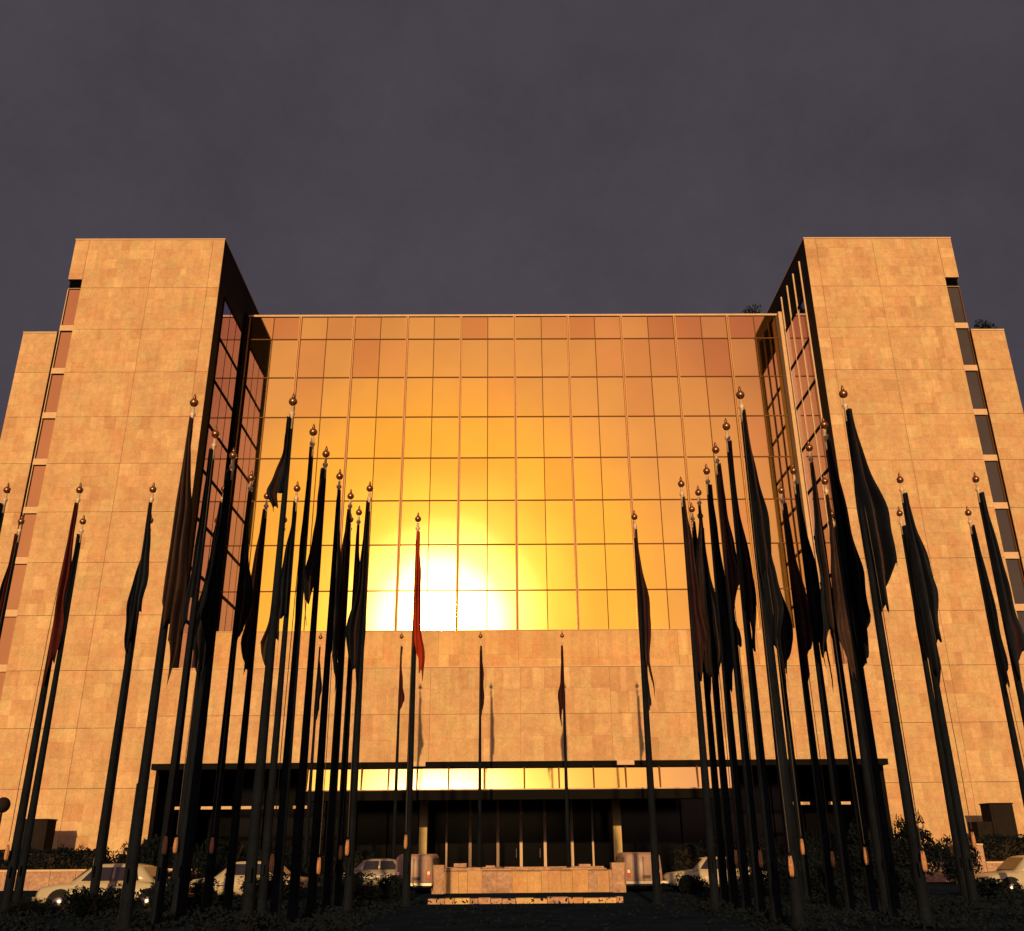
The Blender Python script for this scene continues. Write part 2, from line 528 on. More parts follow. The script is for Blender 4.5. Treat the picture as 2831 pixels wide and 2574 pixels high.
for r in range(1, 8):
    for c in range(10):
        xa, xb = -W + BAY * c + .11, -W + BAY * (c + 1) - .11
        MB().box(xa, xb, DG - .045, DG + .055, ZL[r] - .045, ZL[r] + .045).build('transom', M_FRAME, gb, loc=neg(gb))

# ---- entrance block
eb = thing('entrance_block', 'low stone entrance block with golden clerestory over a dark recessed lobby', 'building', (0, DB, 0))
MB().box(-W + .03, W - .03, DB + .05, DS + .05, 7.0, 12.96).build('wall', M_JOINT, eb, loc=neg(eb))
MB().box(-W + .04, W - .04, DS + .05, DG - .12, 12.9, 16.82).build('upper_band', M_JOINT, eb, loc=neg(eb))
MB().box(-W + .03, W - .03, DB - .02, DS, 12.96, 13.02).build('coping', M_TRIM, eb, loc=neg(eb))
MB().box(-W + .45, W - .45, DS - .02, DG - .13, 16.82, 16.86).build('coping', M_TRIM, eb, loc=neg(eb))
it = [(*r, DB, .05, STONES) for r in clad_rects(-W + .03, W - .03, [7.0, 9.95, 12.95], [-17.6, -11.75, -5.87, 0, 5.87, 11.75, 17.6], 3, .4, .95)]
it += [(*r, DS, .05, STONES_LOW) for r in clad_rects(-W + .45, W - .45, [13.02, 16.81], [-17.6, -11.75, -5.87, 0, 5.87, 11.75, 17.6], 2, .6, 1.3)]
slabs(eb, it)
# head beam, clerestory and beam below it
MB().box(-W + .05, W - .05, DB + .10, DB + .9, 6.66, 6.99).build('head_beam', M_BLACK, eb, loc=neg(eb))
MB().box(-13.6, 13.6, DB + .12, DB + 1.4, 4.72, 5.30).build('canopy_beam', M_BLACK, eb, loc=neg(eb))
cx = [-13.55, -11.9, -10.1, -8.4, -6.6, -4.6, -2.35, .2, 2.4, 4.6, 6.64, 8.8, 11.2, 13.55]
for a, b in zip(cx[:-1], cx[1:]):
    o = MB().box(a + .05 - (a + b) / 2, b - .05 - (a + b) / 2, 0, .02, -.62, .62).build('clerestory_pane', M_CLER, eb, loc=((a + b) / 2, .24, 5.99))
    o.rotation_euler = (R(-6.6), 0, R(random.gauss(0, .2)))      # canted back
for a in cx:
    MB().box(a - .045, a + .045, DB + .13, DB + .38, 5.31, 6.65).build('clerestory_mullion', M_FRAME, eb, loc=neg(eb))
MB().box(-13.58, 13.58, DB + .08, DB + .24, 5.30, 5.37).build('sill', M_TRIM, eb, loc=neg(eb))
for x in (-6.62, 6.64):
    MB().box(x - .55, x + .55, DB - .06, DB + .5, 6.74, 7.02).build('bracket', M_TRIM, eb, loc=neg(eb))
    o = MB().box(x - .27, x + .27, 68.9, 69.5, .14, 7.0).build('column', M_COLUMN, eb, loc=neg(eb))
    MB().box(x - .40, x + .40, 68.75, 69.65, .14, .55).build('column_base', M_TRIM, o)
# recess
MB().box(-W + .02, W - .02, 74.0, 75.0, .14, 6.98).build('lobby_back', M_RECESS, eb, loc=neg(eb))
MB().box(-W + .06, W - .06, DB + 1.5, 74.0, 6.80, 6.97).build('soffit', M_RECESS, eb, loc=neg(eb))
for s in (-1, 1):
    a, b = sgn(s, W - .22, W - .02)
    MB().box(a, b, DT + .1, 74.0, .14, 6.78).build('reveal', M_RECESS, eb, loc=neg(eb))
lx = [-7.2, -5.25, -3.55, -1.55, .12, 1.85, 3.8, 5.3, 7.2]
for a, b in zip(lx[:-1], lx[1:]):
    MB().box(a + .07, b - .07, 73.30, 73.34, .72, 6.7).build('lobby_pane', M_DKGLASS, eb, loc=neg(eb))
for i, a in enumerate(lx):
    w = .065 if i in (1, 7) else .10
    MB().box(a - w, a + w, 73.10, 73.40, .70, 6.75).build('lobby_mullion', M_ALU if 0 < i < 8 else M_BLACK, eb, loc=neg(eb))
for a in (-.72, .98):
    d = MB().box(a - .62, a + .62, 73.20, 73.28, .72, 2.9).build('lobby_door', M_DKGLASS, eb, loc=neg(eb))
    MB().tube((a + .5, 73.12, 1.3), (a + .5, 73.12, 1.9), .025).build('handle', M_CHROME, d)
MB().box(-7.1, 6.0, 72.95, 73.5, .14, .70).build('lobby_plinth', M_KERB, eb, loc=neg(eb))
for s in (-1, 1):
    a, b = sgn(s, 7.3, W - .3)
    n = 7
    for k in range(n):
        p, q = a + (b - a) * k / n, a + (b - a) * (k + 1) / n
        MB().box(p + .06, q - .06, 73.5, 73.54, .3, 6.6).build('lobby_pane', M_DKGLASS, eb, loc=neg(eb))
for a, b in ((-23.1, -21.6), (-20.9, -18.9), (-18.5, -16.9), (-16.6, -15.2), (-14.9, -13.8), (17.9, 19.0), (20.4, 21.7)):
    MB().box(a, b, 65.6, 66.1, 4.40, 4.58).build('ledge', M_TRIM, eb, loc=neg(eb))


# ------------------------------------------------------------------ flagpoles and flags
ORD = ['first', 'second', 'third', 'fourth', 'fifth', 'sixth', 'seventh', 'eighth']
TOPZ = 13.40


def pole_meshes(base_r, top_r, tag_):
    prof = [(base_r * 1.45, 0), (base_r * 1.45, .10), (base_r * 1.08, .16), (base_r, .5)]
    for k in range(1, 9):
        z = .5 + (12.55 - .5) * k / 8
        t = k / 8
        prof.append((base_r + (top_r - base_r) * t ** 1.05, z))
    me = {'shaft': MB().lathe(prof, 14).mesh('shaft', M_POLE, True)}
    me['neck'] = MB().lathe([(top_r * .95, 12.55), (top_r * .8, 12.95), (top_r * 1.35, 13.0), (top_r * 1.35, 13.06), (top_r * .7, 13.1), (top_r * .7, 13.24)], 12).mesh('neck', M_NECK, True)
    rb = max(.12, top_r * 1.85)
    prof = [(rb * math.sin(math.pi * k / 10) + .001, TOPZ - rb * math.cos(math.pi * k / 10)) for k in range(11)]
    me['ball'] = MB().lathe(prof, 16).mesh('ball', M_BALL, True)
    me['spike'] = MB().lathe([(.035, TOPZ + rb - .01), (.05, TOPZ + rb + .04), (.008, TOPZ + rb + .16)], 8).mesh('spike', M_BALL, True)
    me['cleat'] = MB().box(-.03, .03, -base_r - .10, -base_r + .06, 1.2, 1.26).box(-.03, .03, -base_r - .11, -base_r - .07, 1.08, 1.38).mesh('cleat', M_POLE)
    return me


BIG = pole_meshes(.138, .062, 'big')
THIN = pole_meshes(.12, .045, 'thin')


def flagpole(x, y, label, group, me, rope_z):
    t = thing('flagpole', label, 'flagpole', (x, y, 0), random.uniform(-.2, .2), group)
    link('shaft', me['shaft'], t)
    link('neck', me['neck'], t)
    b = link('ball', me['ball'], t)
    link('spike', me['spike'], b)
    link('cleat', me['cleat'], t)
    if rope_z:
        sx = random.choice((-1, 1)) * random.uniform(.06, .16)
        yb = -.30
        pts = [(sx * .3, -.09, 12.6), (sx * .9, -.20, 8.5), (sx * 1.1, -.27, 4.5), (sx, yb, rope_z + .30)]
        m = MB()
        for p, q in zip(pts[:-1], pts[1:]):
            m.tube(p, q, .011, n=5)
        h = m.build('halyard', M_ROPE, t)
        cm = MB()
        for k in range(5):                       # hanks of a gathered coil
            a = 2 * math.pi * k / 5
            px, py = math.cos(a) * .045, math.sin(a) * .04
            cm.lathe([(.006, .22), (.016, .16), (.030, .05), (.034, -.06), (.026, -.16), (.008, -.22)], 7, (sx + px * .7, yb + py * .7, rope_z))
        cm.build('rope_coil', M_COIL, h, True)
    return t


def flag(x, y, z_top, L, width, ang, colour, label, group, seed):
    """cloth gathered on the halyard, wrapped close about the pole and hanging in folds; ang = side it falls to"""
    rnd = random.Random(seed)
    nu, nv = 20, 26
    width *= .78
    ph, k1 = rnd.uniform(0, 6.28), rnd.uniform(1.6, 2.6)
    peak = rnd.uniform(.52, .80)                 # where it bellies out most
    tail = rnd.choice((-1, -1, 1))               # hem rises or drops away from the pole
    amp = .05 + .14 * width
    p2, p3 = rnd.uniform(0, 6.28), rnd.uniform(0, 6.28)
    vv, ff = [], []
    for i in range(nu + 1):
        u = i / nu
        if tail < 0:
            Lc = L * (1 - .26 * u ** 1.3)
        else:
            Lc = L * (.76 + .24 * u ** 1.5)
        Lc *= 1 + .03 * math.sin(9 * u + p2) + .022 * math.sin(21 * u + p3)
        for j in range(nv + 1):
            t = j / nv
            d = t * Lc / L
            if d < peak:
                w = width * (.10 + .90 * (d / peak) ** 1.35)
            else:
                w = width * (1 - (.62 if tail < 0 else .30) * ((d - peak) / (1.001 - peak)) ** 1.4)
            w *= 1 + (.10 + .16 * d) * math.sin(9 * d + p3) + .08 * math.sin(23 * d + p2)
            off = (u - .16) * max(w, .10)
            fold = amp * (.3 + .7 * min(1, d / .4)) * (math.sin(ph + 6.28 * k1 * u + .9 * math.sin(4 * d + ph)) + .35 * math.sin(13 * u + p2 + 3 * d))
            fold -= .10 + .10 * math.sin(math.pi * u)
            off += .03 * math.sin(8 * d + ph) * u
            vv.append((math.cos(ang) * off, math.sin(ang) * off + fold, -t * Lc))
    for i in range(nu):
        for j in range(nv):
            a = i * (nv + 1) + j
            ff.append((a, a + nv + 1, a + nv + 2, a + 1))
    o = MB().add(vv, ff).build('flag', FMAT[colour], None, True, (x, y, z_top))
    o.data.materials.append(FMAT[rnd.choice(SECOND[colour])])
    b0 = rnd.uniform(.25, .6)
    b1 = b0 + rnd.uniform(.12, .3)
    o.data.polygons.foreach_set('material_index', [1 if b0 < (k // nv + .5) / nu < b1 else 0 for k in range(nu * nv)])
    so_ = o.modifiers.new('thickness', 'SOLIDIFY')
    so_.thickness = .012
    tag(o, label, 'flag', group)
    return o


GP = 'flagpoles on the forecourt'
GF = 'limp flags on the forecourt flagpoles'
# each entry: x, y, colour, length, width, direction in degrees (0 = to the right, 180 = to the left), where it stands
POLES = []


def row(pts, place, spec):
    for i, (x, y) in enumerate(pts):
        POLES.append((x, y, place(i, len(pts)), spec[i]))


LI = [(-6.96, 23.84), (-6.78, 25.91), (-6.69, 27.59), (-6.57, 29.52), (-6.49, 31.43), (-6.44, 33.16)]
LO = [(-9.74, 23.88), (-9.75, 26.03), (-9.66, 27.69), (-9.56, 29.62), (-9.44, 31.39)]
RI = [(5.55, 23.52), (5.62, 25.62), (5.67, 27.40), (5.74, 29.20), (5.85, 31.23), (5.94, 32.99)]
RO = [(8.42, 23.48), (8.53, 25.54), (8.60, 27.26), (8.65, 29.19), (8.75, 31.06)]
AL = [(-18.26, 30.67), (-15.77, 30.70), (-13.23, 30.68), (-10.75, 30.66), (-8.23, 30.65), (-5.71, 30.68)]
AR = [(5.09, 30.37), (7.55, 30.28), (10.02, 30.19), (12.58, 30.08), (15.19, 30.06)]
BL = [(-19.35, 34.01), (-17.04, 34.05), (-14.46, 33.97), (-11.93, 34.0), (-9.40, 33.98), (-6.88, 33.96), (-4.31, 33.94)]
BR = [(3.91, 33.82), (6.40, 33.75), (8.80, 33.68), (11.35, 33.6), (13.92, 33.56), (16.52, 33.54)]
CC = [(-11.80, 55.0), (-7.06, 55.0), (-2.43, 55.0), (2.36, 55.0), (7.12, 55.0)]


def file_place(side, inout):
    def f(i, n):
        w = 'nearest' if i == 0 else 'farthest' if i == n - 1 else ORD[i] + ' from the camera'
        return '%s in the %s %s file' % (w, inout, side)
    return f


def cross_place(which, side):
    def f(i, n):
        if side == 'left':
            w = 'leftmost' if i == 0 else ORD[i] + ' from left'
        else:
            w = 'rightmost' if i == n - 1 else ORD[n - 1 - i] + ' from right'
        return '%s in the %s %s cross row' % (w, which, side)
    return f


row(LI, file_place('left', 'inner'), [('charcoal', 2.9, .62, 178), ('black', 6.0, .30, 150), ('charcoal', 4.9, .52, 185), ('black', 6.4, .55, 20), ('plum', 5.6, .60, 175), ('charcoal', 6.0, .55, 10)])
row(LO, file_place('left', 'outer'), [('brown', 7.0, .62, 12), ('charcoal', 6.0, .55, 160), ('black', 6.2, .60, 200), ('black', 5.8, .60, 15), ('plum', 6.2, .70, 195)])
row(RI, file_place('right', 'inner'), [('black', 5.2, .70, 20), ('black', 6.6, .42, 15), ('plum', 4.9, .55, 10), ('black', 7.0, .75, 15), ('black', 6.8, .80, 180), ('charcoal', 6.4, .70, 15)])
row(RO, file_place('right', 'outer'), [('black', 6.0, 1.25, 12), ('black', 7.2, .95, 20), ('charcoal', 6.2, .70, 170), ('black', 6.6, .80, 15), ('plum', 6.4, .75, 5)])
row(AL, cross_place('nearer', 'left'), [('charcoal', 5.0, .60, 195), ('maroon', 6.4, .66, -8), ('charcoal', 5.2, .55, -12), ('black', 6.0, .60, 190), ('charcoal', 5.0, .50, 185), ('black', 6.6, .72, 188)])
row(AR, cross_place('nearer', 'right'), [('plum', 6.6, .65, 8), ('black', 6.4, .80, 12), ('brown', 6.4, .70, 185), ('charcoal', 6.0, .95, 6), ('charcoal', 6.2, .8, 4)])
row(BL, cross_place('farther', 'left'), [('maroon', 5.0, .45, 190), ('charcoal', 5.6, .60, 178), ('black', 5.2, .55, 190), ('black', 5.6, .60, 180), ('charcoal', 5.6, .60, 185), ('black', 5.4, .60, 188), ('red', 5.6, .55, 4)])
row(BR, cross_place('farther', 'right'), [('plum', 6.0, .60, 4), ('black', 6.2, .80, 10), ('charcoal', 6.0, .70, 8), ('black', 6.2, .70, 12), ('black', 6.4, .75, -4), ('black', 6.4, .60, 8)])
for i, (x, y, place, sp) in enumerate(POLES):
    near = y < 33.3
    rz = random.uniform(1.25, 2.0) if i % 2 else 0
    pl = 'tall dark flagpole with ball top, ' + place
    if i % 2:
        pl = 'tall dark flagpole with coiled rope, ' + place
    flagpole(x, y, pl, GP, BIG, rz)
    colour, L, wd, an = sp
    flag(x, y, 12.86, L, wd, R(an), colour, '%s flag limp on the flagpole %s' % (FLAGC[colour][0], place), GF, 100 + i)
for i, (x, y) in enumerate(CC):
    pl = 'slim dark flagpole close before the entrance block, %s of five from the left' % ORD[i]
    flagpole(x, y, pl, 'slim flagpoles before the entrance block', THIN, 0)
    flag(x, y, 12.80, random.uniform(4.0, 5.0), .46, R(15 if i in (1, 4) else 170 if i == 3 else 8), ['black', 'plum', 'plum', 'plum', 'charcoal'][i],
         'small %s flag limp on the %s of the five slim flagpoles from the left' % (FLAGC[['black', 'plum', 'plum', 'plum', 'charcoal'][i]][0], ORD[i]),
         'small flags before the entrance block', 300 + i)


# ------------------------------------------------------------------ vehicles
def loft(stations, n_side=1):
    """stations: (x, z0, z1, half width low, half width high) -> closed hull with chamfered corners"""
    m = MB()
    vv, ff = [], []
    for x, z0, z1, hb, ht in stations:
        c = min(.10, (z1 - z0) * .28)
        sec = [(-hb + c, z0), (hb - c, z0), (hb, z0 + c), ((hb + ht) / 2 + .01, (z0 + z1) / 2), (ht, z1 - c), (ht - c, z1), (-ht + c, z1), (-ht, z1 - c), (-(hb + ht) / 2 - .01, (z0 + z1) / 2), (-hb, z0 + c)]
        vv += [(x, p[0], p[1]) for p in sec]
    k = 10
    for i in range(len(stations) - 1):
        for j in range(k):
            ff.append((i * k + j, (i + 1) * k + j, (i + 1) * k + (j + 1) % k, i * k + (j + 1) % k))
    ff.append(tuple(range(k)))
    ff.append(tuple((len(stations) - 1) * k + j for j in range(k - 1, -1, -1)))
    return m.add(vv, ff)


def wheels(t, xs, hw, r=.31):
    for x in xs:
        for s in (-1, 1):
            arch = MB().lathe([(r + .09, -.02), (r + .09, .012)], 20, (x, s * hw, r), 'y').build('wheel_arch', M_TYRE, t)
            w = MB().lathe([(r * .55, -.10), (r * .93, -.10), (r, -.06), (r, .05), (r * .93, .09), (r * .62, .09)], 20, (x, s * (hw - .02), r), 'y').build('wheel', M_TYRE, t, True)
            MB().lathe([(r * .60, .0), (r * .60, .085), (r * .52, .11), (r * .2, .13), (.01, .135)] if s > 0 else [(r * .60, .0), (r * .60, -.085), (r * .52, -.11), (r * .2, -.13), (.01, -.135)],
                       16, (x, s * (hw - .02), r), 'y').build('rim', M_CHROME, w, True)


def sedan(x, y, rz, paint, label):
    t = thing('parked_car', label, 'car', (x, y, .01), rz, 'cars parked on the forecourt')
    loft([(-2.18, .42, .74, .66, .62), (-2.08, .32, .80, .76, .72), (-1.55, .24, .86, .82, .78), (-.6, .22, .90, .84, .80), (.6, .22, .90, .84, .80),
          (1.5, .24, .84, .82, .77), (2.02, .32, .77, .76, .70), (2.14, .42, .70, .68, .62)]).build('body', paint, t, True)
    cab = loft([(-1.42, .84, .90, .76, .74), (-.95, .84, 1.34, .76, .60), (-.55, .84, 1.40, .76, .62), (.25, .84, 1.40, .76, .62), (.55, .84, 1.36, .76, .60), (1.12, .82, .88, .76, .72)]).build('cabin', paint, t, True)
    for s in (-1, 1):
        for a, b, a2, b2 in ((-.98, -.22, -.82, -.20), (-.14, .78, -.12, .46)):
            y0, y1 = s * .775, s * .655
            MB().add([(a, y0, .93), (b, y0, .93), (b2, y1, 1.31), (a2, y1, 1.31)], [(0, 1, 2, 3) if s < 0 else (3, 2, 1, 0)]).build('side_window', M_CARGLASS, t)
        MB().lathe([(.085, 0), (.085, .03), (.05, .045)], 14, (2.10, s * .52, .60), 'x').build('headlight', M_LAMP, t, True)
        MB().box(-2.21, -2.16, s * .50 - .13, s * .50 + .13, .54, .68).build('tail_light', M_RED, t)
        MB().box(-.15, .02, s * .845 - .01, s * .845 + .012, .70, .73).build('door_handle', M_CHROME, t)
    MB().add([(.63, -.58, 1.33), (.63, .58, 1.33), (1.10, .66, .93), (1.10, -.66, .93)], [(0, 3, 2, 1)]).build('windscreen', M_CARGLASS, t)
    MB().add([(-1.02, -.58, 1.31), (-1.02, .58, 1.31), (-1.44, .66, .94), (-1.44, -.66, .94)], [(0, 1, 2, 3)]).build('rear_window', M_CARGLASS, t)
    MB().box(2.14, 2.24, -.74, .74, .38, .48).build('bumper', M_CHROME, t)
    MB().box(-2.30, -2.19, -.74, .74, .40, .50).build('bumper', M_CHROME, t)
    wheels(t, (-1.32, 1.36), .80)
    return t


def van(x, y, rz, label):
    """boxy van; +x is its front"""
    t = thing('parked_van', label, 'van', (x, y, .01), rz, 'vans parked either side of the stone kerb')
    loft([(-2.10, .34, 1.46, .80, .72), (-2.02, .28, 1.56, .84, .76), (-1.0, .26, 1.60, .85, .78), (.9, .26, 1.60, .85, .78), (1.5, .26, 1.50, .85, .74), (1.95, .28, .98, .84, .78), (2.12, .36, .90, .78, .72)]).build('body', M_TANC, t, True)
    for s in (-1, 1):
        for a, b in ((-1.75, -.85), (-.75, .15), (.25, 1.15)):
            MB().add([(a, s * .835, 1.02), (b, s * .835, 1.02), (b, s * .79, 1.42), (a, s * .79, 1.42)], [(0, 1, 2, 3) if s < 0 else (3, 2, 1, 0)]).build('side_window', M_CARGLASS, t)
        o = MB().box(-2.15, -2.08, s * .66 - .06, s * .66 + .06, .62, .92).build('tail_light', M_RED, t)
        MB().box(-2.155, -2.12, s * .66 - .05, s * .66 + .05, .78, .90).build('lamp_lens', M_LAMP, o)
        MB().lathe([(.09, 0), (.09, .03), (.05, .05)], 14, (2.10, s * .56, .62), 'x').build('headlight', M_LAMP, t, True)
    for yy in (-.02, .02):
        MB().box(-2.13, -2.09, yy - .006, yy + .006, .40, 1.42).build('door_seam', M_BLACK, t)
    MB().box(-2.14, -2.10, -.30, .06, .56, .68).build('number_plate', M_PLATE, t)
    MB().box(-2.22, -2.12, -.80, .80, .34, .44).build('bumper', M_CHROME, t)
    for yy in (-.55, -.2, .2, .55):
        MB().box(-2.125, -2.085, yy - .02, yy + .02, .95, 1.40).build('door_rib', M_TANC, t)
    wheels(t, (-1.35, 1.35), .80, .32)
    return t


sedan(-13.35, 32.6, R(180), M_WHITE, 'cream car with a round front wheel showing behind the leftmost flagpoles')
sedan(-10.9, 39.8, R(176), M_WHITE, 'cream car seen in slivers behind the inner left flagpoles')
sedan(-7.0, 50.2, R(4), M_GREYC, 'grey car parked left of the stone kerb, far behind the poles')
sedan(8.0, 44.2, R(180), M_WHITE, 'cream car parked to the right of the dusty rose van')
sedan(18.3, 37.3, R(180), M_WHITE, 'cream car cut by the right edge of the picture')
van(-4.95, 46.6, R(88), 'dusty rose van with red tail lamp left of the stone parapet')
van(4.95, 46.8, R(91), 'dusty rose van with dark number plate right of the stone parapet')

# ------------------------------------------------------------------ low stone work in front of the entrance
pw = thing('stone_parapet', 'low rough stone parapet in front of the lobby columns', 'wall', (0, 45, 0))
MB().box(-3.75, 3.65, 45.06, 45.6, 0, .92).build('core', M_JOINT, pw, loc=neg(pw))
x = -3.75
while x < 3.6:
    w = min(random.uniform(.28, .75), 3.65 - x)
    MB().box(x + .008, x + w - .008, 45.0 - random.uniform(0, .07), 45.1, .02, random.uniform(.84, .92)).build('stone_block', random.choice([M_KERB, STONES_LOW[2], STONES_LOW[5], STONES[4]]), pw, loc=neg(pw))
    x += w
x = -3.8
while x < 3.6:
    w = min(random.uniform(.9, 1.7), 3.7 - x)
    MB().box(x + .006, x + w - random.choice((.006, .006, .12, .3)), 44.93 + random.uniform(0, .08), 45.68, .925, random.uniform(.98, 1.06)).build('cap_stone', M_KERB, pw, loc=neg(pw))
    x += w
for a, b, z in ((-4.25, -3.72, 1.16), (-3.3, -2.75, 1.22), (-1.9, -1.5, 1.12), (2.2, 2.7, 1.15), (3.62, 4.2, 1.2)):
    MB().box(a, b, 44.86, 45.72, 0 if abs(a) > 3.5 else 1.065, z).build('coping_block', M_KERB, pw, loc=neg(pw))
kb = thing('stone_kerb', 'long low rough kerb of lit stones nearest the camera', 'kerb', (0, 36, 0))
x = -3.75
while x < 3.0:
    w = min(random.uniform(.22, .8), 3.05 - x)
    MB().box(x + .01, x + w - .01, 36 - random.uniform(0, .04), 36.5, 0, random.uniform(.15, .20)).build('kerb_stone', random.choice([M_KERB, M_KERB, STONES_LOW[3], STONES_LOW[4]]), kb, loc=neg(kb))
    x += w
lw = thing('garden_wall', 'low pinkish wall at the foot of the left tower', 'wall', (-24, 54, 0))
x = -34.0
while x < -16:
    w = random.uniform(1.1, 1.9)
    MB().box(x + .01, x + w - .01, 54, 54.35, 0, .90).build('wall_panel', M_KERB, lw, loc=neg(lw))
    MB().box(x + .005, x + w - .005, 53.95, 54.4, .902, 1.0).build('cap_stone', M_TRIM, lw, loc=neg(lw))
    x += w
rw = thing('garden_wall', 'low stepped stone wall at the foot of the right tower', 'wall', (22, 55, 0))
for k, (a, b, z0, z1) in enumerate([(19.8, 21.4, 0, .7), (21.4, 23.3, 0, 1.0), (23.3, 24.9, 0, 1.9), (24.9, 26.5, 0, 1.0), (26.5, 29.5, 0, .9)]):
    MB().box(a + .01, b - .01, 55, 55.5, z0, z1 - .1).build('wall_panel', M_KERB, rw, loc=neg(rw))
    MB().box(a + .004, b - .004, 54.95, 55.55, z1 - .098, z1).build('cap_stone', M_TRIM, rw, loc=neg(rw))


def mass(x0, x1, y, h, label, low=None):  # plain box made up for an unidentified dark shape at the tower foot
    t = thing('dark_mass', label, 'mass', ((x0 + x1) / 2, y, .14))
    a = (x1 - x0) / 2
    MB().box(-a, a, 0, 1.2, 0, h).build('body', M_DARKPAINT, t)
    MB().box(-a - .03, a + .03, -.05, 1.25, h, h + .07).build('top', M_DARKPAINT, t)
    d = MB().box(-a * .75, a * .75, -.02, .0, .2, h - .3).build('front_panel', M_DARKPAINT, t)
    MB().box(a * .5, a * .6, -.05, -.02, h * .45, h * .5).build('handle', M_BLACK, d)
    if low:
        MB().box(low[0] - (x0 + x1) / 2, low[1] - (x0 + x1) / 2, .1, 1.3, 0, low[2]).build('side_box', M_DARKPAINT, t)
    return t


mass(-29.55, -28.2, 60, 3.5, 'tall dark boxy cabinet against the left tower by clipped shrubs')
mass(28.1, 29.5, 60, 3.98, 'tall dark boxy cabinet with a lower box against the right tower', (27.2, 28.1, 3.0))

# slim post and globe lamp on the left
t = thing('slim_post', 'slim bare grey post rising between the left flagpoles', 'post', (-10.35, 25.2, 0))
MB().lathe([(.06, 0), (.055, .3), (.04, .34), (.036, 3.3), (.03, 3.34)], 10).build('shaft', M_DARKPAINT, t, True)
MB().lathe([(.10, 0), (.10, .06), (.07, .10)], 10).build('foot', M_DARKPAINT, t, True)
t = thing('globe_lamp', 'dark globe lamp cut by the left edge of the picture', 'street lamp', (-21.05, 40, 0))
MB().lathe([(.10, 0), (.07, .4), (.045, 3.3)], 10).build('post', M_DARKPAINT, t, True)
MB().lathe([(.28 * math.sin(math.pi * k / 10) + .001, 3.55 - .30 * math.cos(math.pi * k / 10)) for k in range(11)], 16).build('globe', M_DARKPAINT, t, True)


# ------------------------------------------------------------------ planting
def leaf_cloud(n, rx, ry, rz, size, seed, lumps=9, floor=.05):
    """leaf-sized faces in uneven lumps, with spikes and gaps"""
    rnd = random.Random(seed)
    cs = []
    for _ in range(lumps):
        a, q = rnd.uniform(0, 6.28), rnd.uniform(0, .75)
        cs.append((math.cos(a) * q * rx, math.sin(a) * q * ry, rz * rnd.uniform(.25, 1.0), rnd.uniform(.25, .5)))
    vv, ff = [], []
    for _ in range(n):
        cx_, cy_, cz_, k = rnd.choice(cs)
        d = Vector((rnd.gauss(0, 1), rnd.gauss(0, 1), rnd.gauss(0, 1))).normalized() * rnd.uniform(.35, 1.0) ** .6
        p = Vector((cx_ + d.x * rx * k, cy_ + d.y * ry * k, max(floor, cz_ * .8 + d.z * rz * k * .8)))
        s = size * rnd.uniform(.5, 1.5)
        u = Vector((rnd.gauss(0, 1), rnd.gauss(0, 1), rnd.gauss(.4, 1))).normalized()
        v = u.orthogonal().normalized() * .38
        i = len(vv)
        vv += [p - u * s * .5, p + v * s * .5, p + u * s * .6, p - v * s * .5]
        ff.append((i, i + 1, i + 2, i + 3))
    return MB().add(vv, ff)


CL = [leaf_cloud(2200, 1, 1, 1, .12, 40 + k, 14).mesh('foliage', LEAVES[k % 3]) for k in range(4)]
ST = []
for k in range(2):
    m = MB()
    for j in range(7):
        a = random.uniform(0, 6.28)
        m.tube((0, 0, 0), (math.cos(a) * .45, math.sin(a) * .45, random.uniform(.5, .85)), .03, .01, 5)
    ST.append(m.mesh('stem', M_BARK))


def shrub(x, y, z, sx, sz, label, group='dark shrubs on the forecourt', name='shrub'):
    t = thing(name, label, 'shrub', (x, y, z), random.uniform(0, 6.28), group)
    f = link('foliage', random.choice(CL), t)
    s = link('stem', random.choice(ST), t)
    for o in (f, s):
        o.scale = (sx, sx, sz)
    return t


